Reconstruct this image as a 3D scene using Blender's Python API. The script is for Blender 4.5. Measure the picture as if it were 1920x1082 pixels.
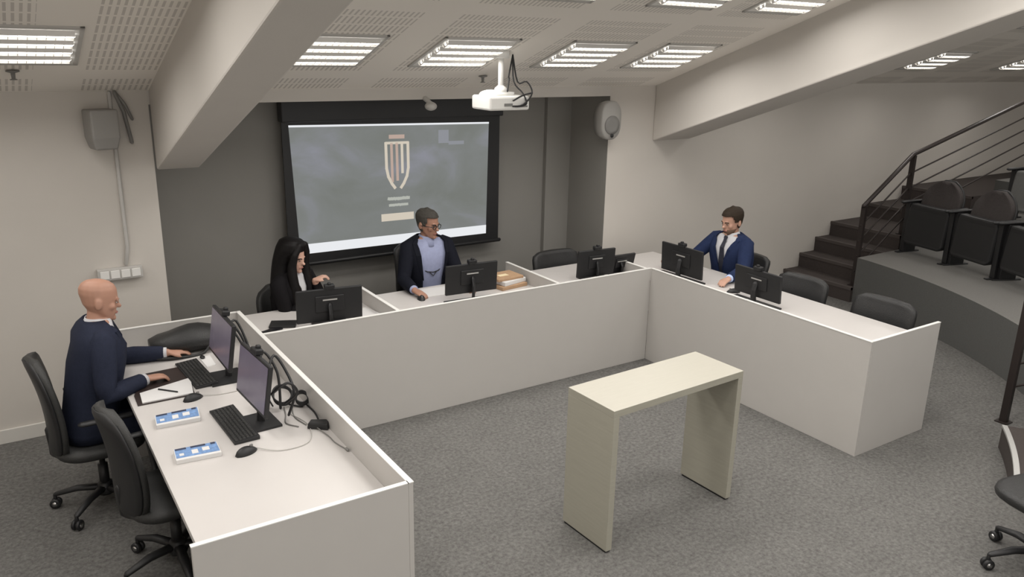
import bpy, bmesh, math, random
from mathutils import Vector, Matrix
random.seed(7)
for o in list(bpy.data.objects): bpy.data.objects.remove(o)
scene = bpy.context.scene
COL = scene.collection
# ------------------------------------------------------------------ camera
CAM = Vector((-1.4374, -4.8742, 2.5954)); YAW, PIT, ROL, FPX = 0.5847, 0.2899, 0.0205, 1509.8
cd = bpy.data.cameras.new('camera'); cam = bpy.data.objects.new('camera', cd); COL.objects.link(cam)
fw = Vector((math.sin(YAW)*math.cos(PIT), math.cos(YAW)*math.cos(PIT), -math.sin(PIT)))
r0 = Vector((math.cos(YAW), -math.sin(YAW), 0)); u0 = r0.cross(fw)
rt = r0*math.cos(ROL)+u0*math.sin(ROL); up = -r0*math.sin(ROL)+u0*math.cos(ROL)
M3 = Matrix((rt, up, -fw)).transposed()
cam.matrix_world = Matrix.Translation(CAM) @ M3.to_4x4()
cd.sensor_width = 36; cd.sensor_fit = 'HORIZONTAL'; cd.lens = FPX*36/1920; cd.clip_start = .05
scene.camera = cam
# ------------------------------------------------------------------ world, exposure
w = bpy.data.worlds.new('world'); scene.world = w; w.use_nodes = True
w.node_tree.nodes['Background'].inputs[0].default_value = (1, .97, .93, 1)
w.node_tree.nodes['Background'].inputs[1].default_value = 1.0  # ambient fill through the left-out rear wall, added to lift the ceiling
vs = scene.view_settings; vs.view_transform = 'Standard'; vs.look = 'None'; vs.exposure = 0.0; vs.gamma = 1; vs.use_curve_mapping = False
LAMP_W = 4.8        # watts given off by each ceiling light
TUBE_E = 5.0
SL = .35; YW = 1.02; ZC = 2.28        # ceiling slope, wall plane, ceiling height at that wall
def ceil_z(y): return ZC+SL*(YW-y)
ROWS = [.22, -.98, -2.2, -3.4, -4.6, -5.8]; COLX = [-1.2, .5, 1.49, 2.54, 3.46, 5.4, 7.4, 9.4, -2.3]  # unseen rear rows and both outermost columns added for extra light
LAMP_SPREAD = math.radians(168)

# ------------------------------------------------------------------ materials
def hexc(h):
    f = lambda c: c/12.92 if c <= .04045 else ((c+.055)/1.055)**2.4
    return tuple(f(int(h[i:i+2], 16)/255) for i in (0, 2, 4))+(1,)
MATS = {}
def mat(name, col, rough=.6, metal=0, noise=0, nscale=30, bump=0, bscale=200, emis=0, coat=0, spec=.5, stretch=None):
    if name in MATS: return MATS[name]
    m = bpy.data.materials.new(name); m.use_nodes = True; nt = m.node_tree; b = nt.nodes['Principled BSDF']
    if isinstance(col, str): col = hexc(col)
    b.inputs['Base Color'].default_value = col; b.inputs['Roughness'].default_value = rough
    b.inputs['Metallic'].default_value = metal; b.inputs['Coat Weight'].default_value = coat
    b.inputs['Specular IOR Level'].default_value = spec
    tc = nt.nodes.new('ShaderNodeTexCoord'); src = tc.outputs['Object']
    if stretch:
        mp = nt.nodes.new('ShaderNodeMapping'); mp.inputs['Scale'].default_value = stretch
        nt.links.new(src, mp.inputs[0]); src = mp.outputs[0]
    n = nt.nodes.new('ShaderNodeTexNoise'); n.inputs['Scale'].default_value = nscale; n.inputs['Detail'].default_value = 4
    nt.links.new(src, n.inputs['Vector'])
    mx = nt.nodes.new('ShaderNodeMix'); mx.data_type = 'RGBA'
    k = noise
    mx.inputs[6].default_value = tuple(max(0, c*(1-k)) for c in col[:3])+(1,)
    mx.inputs[7].default_value = tuple(min(1, c*(1+k)) for c in col[:3])+(1,)
    nt.links.new(n.outputs['Fac'], mx.inputs[0]); nt.links.new(mx.outputs[2], b.inputs['Base Color'])
    if bump:
        n2 = nt.nodes.new('ShaderNodeTexNoise'); n2.inputs['Scale'].default_value = bscale; n2.inputs['Detail'].default_value = 3
        nt.links.new(src, n2.inputs['Vector'])
        bp = nt.nodes.new('ShaderNodeBump'); bp.inputs['Strength'].default_value = bump; bp.inputs['Distance'].default_value = .01
        nt.links.new(n2.outputs['Fac'], bp.inputs['Height']); nt.links.new(bp.outputs[0], b.inputs['Normal'])
    if emis:
        nt.links.new(mx.outputs[2], b.inputs['Emission Color']); b.inputs['Emission Strength'].default_value = emis
    MATS[name] = m; return m
white_wall = mat('white_plaster', (.58, .545, .50, 1), .9, noise=.03, nscale=3, bump=.05)
grey_wall = mat('grey_paint', (.275, .265, .245, 1), .85, noise=.04, nscale=3, bump=.05)
beam_m = mat('beam_plaster', (.58, .55, .51, 1), .85, noise=.03, nscale=4, bump=.05)
base_m = mat('skirting', (.62, .60, .56, 1), .5)
desk_m = mat('white_laminate', (.50, .48, .455, 1), .38, noise=.02, nscale=8, spec=.45)
desktop_m = mat('white_worktop', (.56, .535, .515, 1), .32, noise=.015, nscale=8, spec=.5)
edge_m = mat('white_edge', (.74, .73, .70, 1), .4)
bench_m = mat('ash_laminate', (.36, .345, .285, 1), .45, noise=.10, nscale=6, stretch=(1, 1, 12))
bench_top_m = mat('cream_laminate', (.43, .41, .35, 1), .4, noise=.05, nscale=6, stretch=(1.5, 14, 1))
black_plastic = mat('black_plastic', (.014, .014, .015, 1), .45)
black_gloss = mat('black_gloss', (.012, .012, .014, 1), .22)
black_leather = mat('black_leather', (.02, .02, .02, 1), .42, noise=.2, bump=.25, bscale=160)
chair_fabric = mat('charcoal_upholstery', (.028, .028, .027, 1), .5, noise=.15, bump=.25, bscale=220)
dark_metal = mat('dark_painted_metal', (.035, .027, .025, 1), .4, metal=.3)
chrome = mat('chrome', (.6, .6, .6, 1), .2, metal=1)
alu = mat('aluminium', (.75, .74, .72, 1), .35, metal=.7)
screen_off = mat('painted_monitor_reflection', (.105, .09, .12, 1), .25, noise=.35, nscale=3, emis=.35)  # violet tint and weak glow painted in place of the wall's reflection
paper = mat('paper', (.68, .67, .66, 1), .8, noise=.02)
brown_paper = mat('brown_card', (.42, .27, .16, 1), .75, noise=.15)
white_plastic = mat('white_plastic', (.78, .77, .74, 1), .4)
grey_plastic = mat('grey_plastic', (.20, .195, .185, 1), .5)
pale_plastic = mat('pale_plastic', (.50, .485, .46, 1), .5)
blue_print = mat('blue_print', (.17, .29, .52, 1), .5, noise=.5, nscale=60)
dark_print = mat('dark_print', (.03, .04, .08, 1), .5)
stair_m = mat('brown_carpet', (.055, .044, .040, 1), .95, noise=.3, nscale=90, bump=.4)
riser_m = mat('grey_riser_carpet', (.105, .105, .10, 1), .95, noise=.15, nscale=80, bump=.3)
tier_m = mat('tier_carpet', (.16, .155, .145, 1), .95, noise=.15, nscale=80, bump=.3)
seat_fab = mat('theatre_seat_fabric', (.052, .044, .042, 1), .9, noise=.35, nscale=90, bump=.4)
seat_pale = mat('pale_seat_shell', (.12, .12, .115, 1), .7, noise=.1)
skin_a = mat('skin_tan', (.43, .235, .165, 1), .5, noise=.12, nscale=12)
skin_b = mat('skin_brown', (.36, .19, .13, 1), .5, noise=.12, nscale=12)
skin_c = mat('skin_fair', (.62, .38, .29, 1), .5, noise=.1, nscale=12)
skin_d = mat('skin_light', (.50, .29, .21, 1), .5, noise=.12, nscale=12)
navy = mat('navy_wool', (.020, .024, .042, 1), .8, spec=.12, noise=.2, nscale=50, bump=.15)
blue_suit = mat('blue_wool', (.017, .027, .070, 1), .8, spec=.12, noise=.2, nscale=50, bump=.15)
black_suit = mat('black_wool', (.009, .010, .016, 1), .8, spec=.12, noise=.2, nscale=50, bump=.15)
black_knit = mat('black_knit', (.010, .009, .010, 1), .85, spec=.12, noise=.2, nscale=50)
white_shirt = mat('white_shirt', (.56, .56, .58, 1), .8)
blue_shirt = mat('pale_blue_shirt', (.31, .34, .50, 1), .8, noise=.15, nscale=40)
light_shirt = mat('light_blue_shirt', (.48, .58, .82, 1), .8)
tie_m = mat('dark_tie', (.02, .022, .035, 1), .6, noise=.6, nscale=120)
hair_dark = mat('black_hair', (.005, .004, .004, 1), .5, spec=.25, noise=.4, nscale=60, stretch=(1, 1, .1))
hair_brown = mat('brown_hair', (.030, .021, .014, 1), .7, spec=.2, noise=.3, nscale=60)
hair_grey = mat('greying_hair', (.060, .055, .048, 1), .7, spec=.2, noise=.4, nscale=60)
stubble = mat('shaved_hair', (.36, .20, .145, 1), .65, noise=.2, nscale=60)
lip_m = mat('lips', (.33, .13, .11, 1), .5)
eye_w = mat('eye_white', (.35, .31, .28, 1), .3)
eye_d = mat('eye_iris', (.02, .015, .012, 1), .3)
shoe_m = mat('shoe_leather', (.012, .011, .01, 1), .35)

def carpet():
    m = bpy.data.materials.new('grey_loop_carpet'); m.use_nodes = True; nt = m.node_tree; b = nt.nodes['Principled BSDF']
    tc = nt.nodes.new('ShaderNodeTexCoord')
    n1 = nt.nodes.new('ShaderNodeTexNoise'); n1.inputs['Scale'].default_value = 42; n1.inputs['Detail'].default_value = 6; n1.inputs['Roughness'].default_value = .75
    n2 = nt.nodes.new('ShaderNodeTexNoise'); n2.inputs['Scale'].default_value = 5; n2.inputs['Detail'].default_value = 3
    for n in (n1, n2): nt.links.new(tc.outputs['Object'], n.inputs['Vector'])
    ad = nt.nodes.new('ShaderNodeMath'); ad.operation = 'MULTIPLY_ADD'; ad.inputs[1].default_value = .12
    nt.links.new(n2.outputs['Fac'], ad.inputs[0]); nt.links.new(n1.outputs['Fac'], ad.inputs[2])
    cr = nt.nodes.new('ShaderNodeValToRGB'); cr.color_ramp.elements[0].position = .36; cr.color_ramp.elements[1].position = .76
    cr.color_ramp.elements[0].color = (.080, .077, .073, 1); cr.color_ramp.elements[1].color = (.205, .20, .19, 1)
    nt.links.new(ad.outputs[0], cr.inputs[0]); nt.links.new(cr.outputs[0], b.inputs['Base Color'])
    bp = nt.nodes.new('ShaderNodeBump'); bp.inputs['Strength'].default_value = .5; bp.inputs['Distance'].default_value = .01
    nt.links.new(n1.outputs['Fac'], bp.inputs['Height']); nt.links.new(bp.outputs[0], b.inputs['Normal'])
    b.inputs['Roughness'].default_value = .97; b.inputs['Specular IOR Level'].default_value = .15
    return m
def slotted():
    # acoustic ceiling tiles: plain bands between panels full of fine slots
    m = bpy.data.materials.new('slotted_ceiling'); m.use_nodes = True; nt = m.node_tree; b = nt.nodes['Principled BSDF']
    tc = nt.nodes.new('ShaderNodeTexCoord'); sx = nt.nodes.new('ShaderNodeSeparateXYZ'); nt.links.new(tc.outputs['Object'], sx.inputs[0])
    def mth(op, a, bb=None, c=None):
        n = nt.nodes.new('ShaderNodeMath'); n.operation = op
        for i, v in enumerate((a, bb, c)):
            if v is None: continue
            if isinstance(v, (int, float)): n.inputs[i].default_value = v
            else: nt.links.new(v, n.inputs[i])
        return n.outputs[0]
    def duty(c, per, off, lo, hi):
        f = mth('FRACT', mth('DIVIDE', mth('ADD', c, off+100*per), per))
        return mth('MULTIPLY', mth('GREATER_THAN', f, lo), mth('LESS_THAN', f, hi))
    X, Y = sx.outputs[0], sx.outputs[1]
    a = mth('MULTIPLY', duty(X, .034, 0, .0, .42), duty(Y, .13, 0, .0, .84))
    p = mth('MULTIPLY', duty(X, .99, .0, .13, .87), duty(Y, 1.27, .35, .07, .93))
    f = mth('MULTIPLY', mth('MULTIPLY', a, p), .75)
    mx = nt.nodes.new('ShaderNodeMix'); mx.data_type = 'RGBA'
    mx.inputs[6].default_value = (.85, .81, .75, 1); mx.inputs[7].default_value = (.52, .49, .45, 1)
    nt.links.new(f, mx.inputs[0]); nt.links.new(mx.outputs[2], b.inputs['Base Color']); b.inputs['Roughness'].default_value = .9
    return m
louvre_m = mat('bright_louvre', (.85, .83, .8, 1), .35, metal=.4)
carpet_m = carpet(); ceiling_m = slotted()
def emitter(name, col, st):
    m = bpy.data.materials.new(name); m.use_nodes = True; nt = m.node_tree; nt.nodes.clear()
    e = nt.nodes.new('ShaderNodeEmission'); e.inputs[0].default_value = col; e.inputs[1].default_value = st
    o = nt.nodes.new('ShaderNodeOutputMaterial'); nt.links.new(e.outputs[0], o.inputs[0]); return m
tube_m = emitter('fluorescent_tube', (1, .97, .92, 1), TUBE_E)

# ------------------------------------------------------------------ mesh helpers
class MB:
    def __init__(s): s.bm = bmesh.new(); s.mats = []
    def mi(s, m):
        if m is None: return 0
        if m not in s.mats: s.mats.append(m)
        return s.mats.index(m)
    def poly(s, pts, faces, m=None, T=None):
        vs_ = [s.bm.verts.new(T @ Vector(p) if T else Vector(p)) for p in pts]; k = s.mi(m)
        for f in faces:
            try: fc = s.bm.faces.new([vs_[i] for i in f]); fc.material_index = k
            except ValueError: pass
        return vs_
    def box(s, x0, x1, y0, y1, z0, z1, m=None, T=None):
        p = [(x, y, z) for z in (z0, z1) for y in (y0, y1) for x in (x0, x1)]
        s.poly(p, [(0, 2, 3, 1), (4, 5, 7, 6), (0, 1, 5, 4), (2, 6, 7, 3), (0, 4, 6, 2), (1, 3, 7, 5)], m, T)
    def rings(s, rings, m=None, caps=True, closed=True, T=None):
        n = len(rings[0]); pts = [p for r in rings for p in r]; F = []
        for i in range(len(rings)-1):
            for j in range(n if closed else n-1):
                a = i*n+j; b = i*n+(j+1) % n; F.append((a, b, b+n, a+n))
        if caps: F.append(tuple(range(n))[::-1]); F.append(tuple(range(len(pts)-n, len(pts))))
        s.poly(pts, F, m, T)
    def tube(s, path, r, n=10, m=None, T=None, flat=1.0, ends=True):
        path = [Vector(p) for p in path]; rs = r if isinstance(r, (list, tuple)) else [r]*len(path)
        if ends:   # rounded ends
            d0 = (path[0]-path[1]).normalized(); d1 = (path[-1]-path[-2]).normalized()
            path = [path[0]+d0*rs[0]*.75]+path+[path[-1]+d1*rs[-1]*.75]; rs = [rs[0]*.45]+list(rs)+[rs[-1]*.45]
        R = []; ref = None
        for i, p in enumerate(path):
            t = (path[min(i+1, len(path)-1)]-path[max(i-1, 0)]).normalized()
            if ref is None: ref = t.orthogonal().normalized() if abs(t.z) > .95 else Vector((0, 0, 1)).cross(t).normalized()
            a = (ref-t*ref.dot(t)).normalized(); ref = a; b = t.cross(a)
            R.append([p+(a*math.cos(q)+b*math.sin(q)*flat)*rs[i] for q in (2*math.pi*k/n for k in range(n))])
        s.rings(R, m, T=T)
    def lathe(s, prof, n=20, m=None, T=None):
        s.rings([[(r*math.cos(2*math.pi*k/n), r*math.sin(2*math.pi*k/n), z) for k in range(n)] for r, z in prof], m, T=T)
    def ell(s, c, r, n=14, k=9, m=None, T=None):
        c = Vector(c)
        s.rings([[c+Vector((r[0]*math.sin(t)*math.cos(2*math.pi*j/n), r[1]*math.sin(t)*math.sin(2*math.pi*j/n), -r[2]*math.cos(t))) for j in range(n)]
                 for t in (math.pi*(i+.15)/(k+.3) for i in range(k+1))], m, T=T)
    def prism(s, pts, z0, z1, m=None, T=None):
        s.rings([[(x, y, z0) for x, y in pts], [(x, y, z1) for x, y in pts]], m, T=T)
    def build(s, name, m=None, parent=None, smooth=False, bevel=0, loc=None, remesh=0, smit=2):
        bmesh.ops.recalc_face_normals(s.bm, faces=s.bm.faces)
        me = bpy.data.meshes.new(name); s.bm.to_mesh(me); s.bm.free()
        if s.mats:
            for q in s.mats: me.materials.append(q)
        elif m: me.materials.append(m)
        if smooth or remesh: me.polygons.foreach_set('use_smooth', [True]*len(me.polygons))
        o = bpy.data.objects.new(name, me); COL.objects.link(o)
        if parent: o.parent = parent
        if loc: o.location = loc
        if remesh:
            r = o.modifiers.new('remesh', 'REMESH'); r.mode = 'VOXEL'; r.voxel_size = remesh; r.use_smooth_shade = True
            if smit: q = o.modifiers.new('smooth', 'SMOOTH'); q.iterations = smit; q.factor = .5
        if bevel:
            b = o.modifiers.new('bevel', 'BEVEL'); b.width = bevel; b.segments = 2; b.limit_method = 'ANGLE'
        return o
def tag(o, label=None, cat=None, group=None, kind=None):
    for k, v in (('label', label), ('category', cat), ('group', group), ('kind', kind)):
        if v: o[k] = v
    return o
def thing(name, label, cat, loc=(0, 0, 0), rz=0, group=None):
    o = bpy.data.objects.new(name, None); COL.objects.link(o); o.location = loc; o.rotation_euler = (0, 0, rz)
    o.empty_display_size = .1
    return tag(o, label, cat, group)
def copy_tree(o, parent=None):
    c = o.copy(); COL.objects.link(c); c.parent = parent
    for ch in list(o.children): copy_tree(ch, c)
    return c
def R(d): return math.radians(d)
def Tz(x, y, z, a=0): return Matrix.Translation((x, y, z)) @ Matrix.Rotation(a, 4, 'Z')
def struct(name, mb, m=None, **k): return tag(mb.build(name, m, **k), kind='structure')

# ------------------------------------------------------------------ room shell
b = MB(); b.box(-3.6, 12.2, -8.2, 1.9, -.1, 0); struct('floor', b, carpet_m)
X0, X1 = -.46, 3.51
b = MB(); b.box(-3.5, X0, YW, 1.8, 0, 2.34); struct('wall_left', b, white_wall)
b = MB(); b.box(X1, 12, YW, 1.8, 0, 2.34, white_wall)
for f in b.bm.faces:
    if f.calc_center_median().x < X1+.001: f.material_index = b.mi(grey_wall)
struct('wall_right', b)
b = MB(); b.box(X0, X1, 1.65, 1.8, 0, 2.34); b.box(3.22, X1, 1.6, 1.65, 0, 2.19); struct('wall_back', b, grey_wall)
b = MB(); b.box(X0, X1, YW, 1.65, 2.19, 2.34); struct('trim_1', b, beam_m)
b = MB(); b.box(-3.6, -3.5, -8.2, 1.8, 0, 5.6); struct('wall_side_left', b, white_wall)
b = MB(); b.box(12, 12.1, -8.2, 1.8, 0, 5.6); struct('wall_side_right', b, white_wall)
n_ = math.sqrt(1+SL*SL); ANG = -math.atan(SL)
b = MB(); b.box(-3.6, 12.1, -9.2*n_, 0, 0, .1)
ceil = struct('ceiling', b, ceiling_m); ceil.location = (0, YW, ZC); ceil.rotation_euler = (ANG, 0, 0)
b = MB(); b.box(-3.5, X0, YW-.015, YW, 0, .10); struct('baseboard_left', b, base_m, bevel=.004)
b = MB(); b.box(X1, 6.25, YW-.015, YW, 0, .10); struct('baseboard_right', b, base_m, bevel=.004)
def beam(name, x0, x1, x0f, x1f, zb, ext):
    y1 = -8.2; z1 = zb+SL*(YW-y1); b = MB(); h = .62
    f = lambda xa, xb, y, z: [(xa, y, z), (xb, y, z), (xb, y, z+h), (xa, y, z+h)]
    r = [f(x0f, x1f, y1, z1), f(x0, x1, YW, zb)]
    if ext: r.append(f(x0, x1, 1.65, zb)[:2]+[(x1, 1.65, 2.19), (x0, 1.65, 2.19)]); r[1][2] = (x1, YW, ceil_z(YW)); r[1][3] = (x0, YW, ceil_z(YW))
    b.rings(r); struct(name, b, beam_m, bevel=.012)
beam('ceiling_beam', -.45, -.17, -.45, -.17, 1.755, False)
beam('ceiling_beam', 4.07, 4.57, 4.07, 4.57, 1.755, False)

# ------------------------------------------------------------------ ceiling lights
def make_light():
    root = thing('ceiling_light', None, None)
    b = MB(); S = .30
    for x0, x1, y0, y1 in ((-S, S, -S, -S+.022), (-S, S, S-.022, S), (-S, -S+.022, -S, S), (S-.022, S, -S, S)): b.box(x0, x1, y0, y1, -.010, 0)
    b.build('frame', pale_plastic, root)
    b = MB(); b.box(-S+.022, S-.022, -S+.022, S-.022, -.006, -.001); b.build('reflector', white_plastic, root)
    for k in range(4):
        y = -.205+k*.125
        b = MB(); b.tube([(-.25, y, -.018), (.25, y, -.018)], .011, 8); t = b.build('tube', tube_m, root, smooth=True)
        b = MB()
        for q in range(13): x = -.252+q*.042; b.box(x-.0012, x+.0012, y-.03, y+.03, -.032, -.008)
        for s_ in (-1, 1): b.poly([(-.255, y+s_*.03, -.032), (.255, y+s_*.03, -.032), (.255, y+s_*.05, -.007), (-.255, y+s_*.05, -.007)], [(0, 1, 2, 3)])
        b.build('louvre', louvre_m, root)
    return root
proto_l = make_light()
rown = ['first row', 'second row', 'unseen third row', 'unseen fourth row', 'added fifth row', 'added sixth row']
coln = ['left of the left beam', 'touching the left beam', 'left of the projector', 'right of the projector', 'beside the right beam', 'beyond the right beam', 'far right', 'added by right side wall', 'added by left side wall']
first = True
for ri, y in enumerate(ROWS):
    for ci, x in enumerate(COLX):
        if ri and ci == 1: x += .1
        if ri >= 1 and 0 < ci < 5: x += .08
        o = proto_l if first else copy_tree(proto_l); first = False
        z = ceil_z(y)
        o.location = (x, y, z); o.rotation_euler = (ANG, 0, 0)
        tag(o, 'four tube ceiling light %s, %s from the screen wall' % (coln[ci], rown[ri]), 'ceiling light', 'recessed fluorescent ceiling lights')
        L = bpy.data.lights.new('lamp', 'AREA'); L.shape = 'SQUARE'; L.size = .5; L.energy = LAMP_W*(.35 if ci in (5, 6, 7) else 1); L.color = (1, .965, .925); L.spread = LAMP_SPREAD
        lo = bpy.data.objects.new('lamp', L); COL.objects.link(lo); lo.parent = o; lo.location = (0, 0, -.04)

# ------------------------------------------------------------------ left desk
HL, TL, XL, DL, LL = .88, .745, -.14, .37, -2.21
root = thing('desk', 'white panelled desk along the left with a raised front edge, where the bald man sits', 'desk')
b = MB(); b.box(-.955, XL-.022, LL+.02, DL-.02, TL-.03, TL); b.build('desktop', desktop_m, root, bevel=.002)
b = MB(); b.box(XL-.022, XL, LL, DL, 0, HL); b.build('front_panel', desk_m, root, bevel=.002)
b = MB(); b.box(-1.01, XL-.022, LL, LL+.02, 0, HL); b.build('end_panel', desk_m, root, bevel=.002)
b = MB(); b.box(-1.01, XL-.022, DL-.02, DL, 0, HL); b.build('end_panel', desk_m, root, bevel=.002)
b = MB(); b.box(XL-.024, XL+.002, LL-.001, DL+.001, HL, HL+.004); b.box(-1.012, XL-.02, LL-.001, LL+.022, HL, HL+.004); b.box(-1.012, XL-.02, DL-.022, DL+.001, HL, HL+.004)
b.build('edge_trim', edge_m, root)
# ------------------------------------------------------------------ back bench
HB, TB = .82, .71; XR = 3.207
root = thing('judges_bench', 'long white bench across the back below the screen, divided into bays', 'desk')
b = MB(); b.box(XL+.012, XR+.75, .022, .78, TB-.03, TB); b.build('desktop', desktop_m, root, bevel=.002)
b = MB(); b.box(XL+.004, XR, 0, .022, 0, HB); b.build('front_panel', desk_m, root, bevel=.002)
b = MB(); b.box(XL+.004, XR, -.002, .024, HB, HB+.004); b.build('edge_trim', edge_m, root)
for x, yb in ((.855, .73), (2.245, .86), (3.17, .40)):
    b = MB(); b.box(x-.011, x+.011, .022, min(yb, .78), TB, HB); q = b.build('divider', desk_m, root)
    b = MB(); b.box(x-.013, x+.013, .022, min(yb, .78), HB, HB+.004); b.build('edge_trim', edge_m, q)
for x in (XL+.03, .855, 2.245):
    b = MB(); b.box(x-.011, x+.011, .022, .72, 0, TB-.03); b.build('side_support', desk_m, root)
# ------------------------------------------------------------------ right desk
YR = -2.08
root = thing('desk', 'white panelled desk along the right side where the man in the blue suit sits', 'desk')
b = MB(); b.box(XR+.022, XR+.76, YR+.02, .018, TB-.03, TB); b.build('desktop', desktop_m, root, bevel=.002)
b = MB(); b.box(XR, XR+.022, YR, 0, 0, HB); b.build('front_panel', desk_m, root, bevel=.002)
b = MB(); b.box(XR+.022, XR+.80, YR, YR+.02, 0, HB); b.build('end_panel', desk_m, root, bevel=.002)
b = MB(); b.box(XR-.002, XR+.024, YR-.001, -.002, HB, HB+.004); b.box(XR+.02, XR+.802, YR-.001, YR+.022, HB, HB+.004); b.build('edge_trim', edge_m, root)

# ------------------------------------------------------------------ witness table
root = thing('witness_table', 'small freestanding cream table with panel legs in the middle of the carpet', 'table', (1.073, -2.047, 0), .038)
sl, sw, Hs = 1.004, .369, .837
b = MB(); b.box(0, sl, 0, sw, Hs-.04, Hs, bench_m)
for f in b.bm.faces:
    if f.calc_center_median().z > Hs-.001: f.material_index = b.mi(bench_top_m)
b.build('tabletop', None, root, bevel=.002)
for x in (0, sl-.04):
    b = MB(); b.box(x, x+.04, 0, sw, .012, Hs-.04); q = b.build('leg', bench_m, root, bevel=.002)
    b = MB(); b.box(x+.004, x+.036, .01, sw-.01, 0, .012); b.build('foot_strip', black_plastic, q)
b = MB(); b.box(.04, sl-.04, sw-.11, sw-.09, Hs-.13, Hs-.04); b.build('apron', bench_m, root)

# ------------------------------------------------------------------ projection screen
SY = 1.52
root = thing('projection_screen', 'large black framed projection screen on the grey wall showing a shield emblem', 'projection screen', (0, SY, 0))
sx0, sx1, sz0, sz1 = .60, 2.56, .825, 2.16
b = MB()
b.prism([(sx0-.02, 0), (sx1+.06, 0), (sx1+.06, .015), (sx0-.02, .015)], sz0, 2.0); b.build('screen_cloth', black_plastic, root)
b = MB(); b.box(sx0-.03, sx1+.07, -.05, .06, 2.0, 2.17); b.build('housing', black_plastic, root, bevel=.01)
b = MB(); b.tube([(sx0-.03, .005, sz0), (sx1+.08, .005, sz0)], .018); b.build('bottom_bar', black_plastic, root, smooth=True)
for x in (sx0-.02, sx1+.06): pass
def slide():
    m = bpy.data.materials.new('projected_slide'); m.use_nodes = True; nt = m.node_tree; nt.nodes.clear()
    e = nt.nodes.new('ShaderNodeEmission'); o = nt.nodes.new('ShaderNodeOutputMaterial'); nt.links.new(e.outputs[0], o.inputs[0])
    tc = nt.nodes.new('ShaderNodeTexCoord'); n = nt.nodes.new('ShaderNodeTexNoise'); n.inputs['Scale'].default_value = 1.1; n.inputs['Detail'].default_value = 5
    n.inputs['Distortion'].default_value = .6
    mp = nt.nodes.new('ShaderNodeMapping'); mp.inputs['Scale'].default_value = (1.2, 1, 2.2); mp.inputs['Location'].default_value = (.3, 0, 1.2)
    nt.links.new(tc.outputs['Object'], mp.inputs[0]); nt.links.new(mp.outputs[0], n.inputs['Vector'])
    cr = nt.nodes.new('ShaderNodeValToRGB'); E_ = cr.color_ramp.elements
    E_[0].position = .36; E_[0].color = (.185, .195, .18, 1); E_[1].position = .68; E_[1].color = (.26, .265, .30, 1)
    q = E_.new(.52); q.color = (.21, .22, .215, 1)
    nt.links.new(n.outputs['Fac'], cr.inputs[0]); nt.links.new(cr.outputs[0], e.inputs[0]); e.inputs[1].default_value = 1.0
    return m
def P(u, v):   # corners of the projected picture on the screen: keystoned
    xl = .635+.04*(1-v); xr = 2.50-.02*(1-v)
    zt = 1.975-.030*u; zb = .915-.010*u
    return (xl+(xr-xl)*u, -.003, zb+(zt-zb)*v)
def quad(u0, u1, v0, v1, m, name, y, n=1, lab=None):
    b = MB(); A = [P(u0, v0), P(u1, v0), P(u1, v1), P(u0, v1)]
    b.rings([[(x, y, z) for x, _, z in A], [(x, y+.001, z) for x, _, z in A]])
    return tag(b.build(name, m, root), lab)
pic = quad(0, 1, 0, 1, slide(), 'projected_picture', -.004, lab='grey blue projected slide')
glow = emitter('projected_white', (.95, .97, 1, 1), .86); cream = emitter('projected_cream', (.80, .72, .60, 1), .8); pinkc = emitter('projected_salmon', (.62, .47, .40, 1), .8); faint = emitter('projected_faint', (.32, .33, .36, 1), .85)
pale = emitter('projected_pale', (.60, .62, .56, 1), .75)
quad(0, 1, 0, .078, glow, 'bright_band', -.006); quad(0, 1, .985, 1, glow, 'bright_band', -.006)
b = MB()
def sline(pts, wd, y=-.0065, mm=None):
    for (u0, v0), (u1, v1) in zip(pts, pts[1:]):
        a = Vector(P(u0, v0)); c = Vector(P(u1, v1)); d = (c-a).normalized(); nn = Vector((-d.z, 0, d.x))*wd/2; e = d*wd*.3
        q = [a-nn-e, c-nn+e, c+nn+e, a+nn-e]; b.rings([[(p.x, y, p.z) for p in q], [(p.x, y+.0008, p.z) for p in q]], mm)
cu = .502; hw = .056
# shield outline: two flanks bending in to the foot, three bars inside, bar with crown above
sline([(cu-hw, .845), (cu-hw, .64), (cu-hw*.86, .57), (cu-hw*.55, .51), (cu-hw*.28, .475)], .026, mm=cream)
sline([(cu+hw, .845), (cu+hw, .64), (cu+hw*.86, .57), (cu+hw*.55, .51), (cu+hw*.28, .475)], .026, mm=cream)
sline([(cu-hw, .845), (cu+hw, .845)], .022, mm=cream)
sline([(cu-hw*.5, .84), (cu-hw*.5, .53)], .024, mm=pinkc); sline([(cu-hw*.02, .84), (cu-hw*.02, .54)], .024, mm=pinkc); sline([(cu+hw*.45, .84), (cu+hw*.45, .60)], .024, mm=cream)
sline([(cu-.034, .895), (cu+.034, .895)], .034, mm=pinkc)
b.build('shield_emblem', None, root)
# two rows of small lettering too blurred to read
for v, u0, u1, hgt in ((.385, -.052, .055, .026), (.332, -.047, .047, .022)):
    u = cu+u0; b = MB()
    while u < cu+u1:
        ww = random.choice((.004, .006, .007)); sline([(u, v+random.uniform(-.003, .003)), (u+ww, v)], hgt, mm=pale); u += ww+.0022
    b.build('caption', None, root)
quad(cu-.092, cu+.08, .20, .262, cream, 'caption_bar', -.006)
b = MB(); sline([(.72, .93), (.775, .93)], .001, mm=faint)
b.rings([[(p[0], y, p[2]) for p in (P(.72, .83), P(.775, .83), P(.775, .94), P(.72, .94))] for y in (-.006, -.0052)], faint)
b.rings([[(p[0], y, p[2]) for p in (P(.775, .815), P(.86, .815), P(.86, .845), P(.775, .845))] for y in (-.006, -.0052)], faint)
b.build('picture_highlight', None, root)

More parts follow.
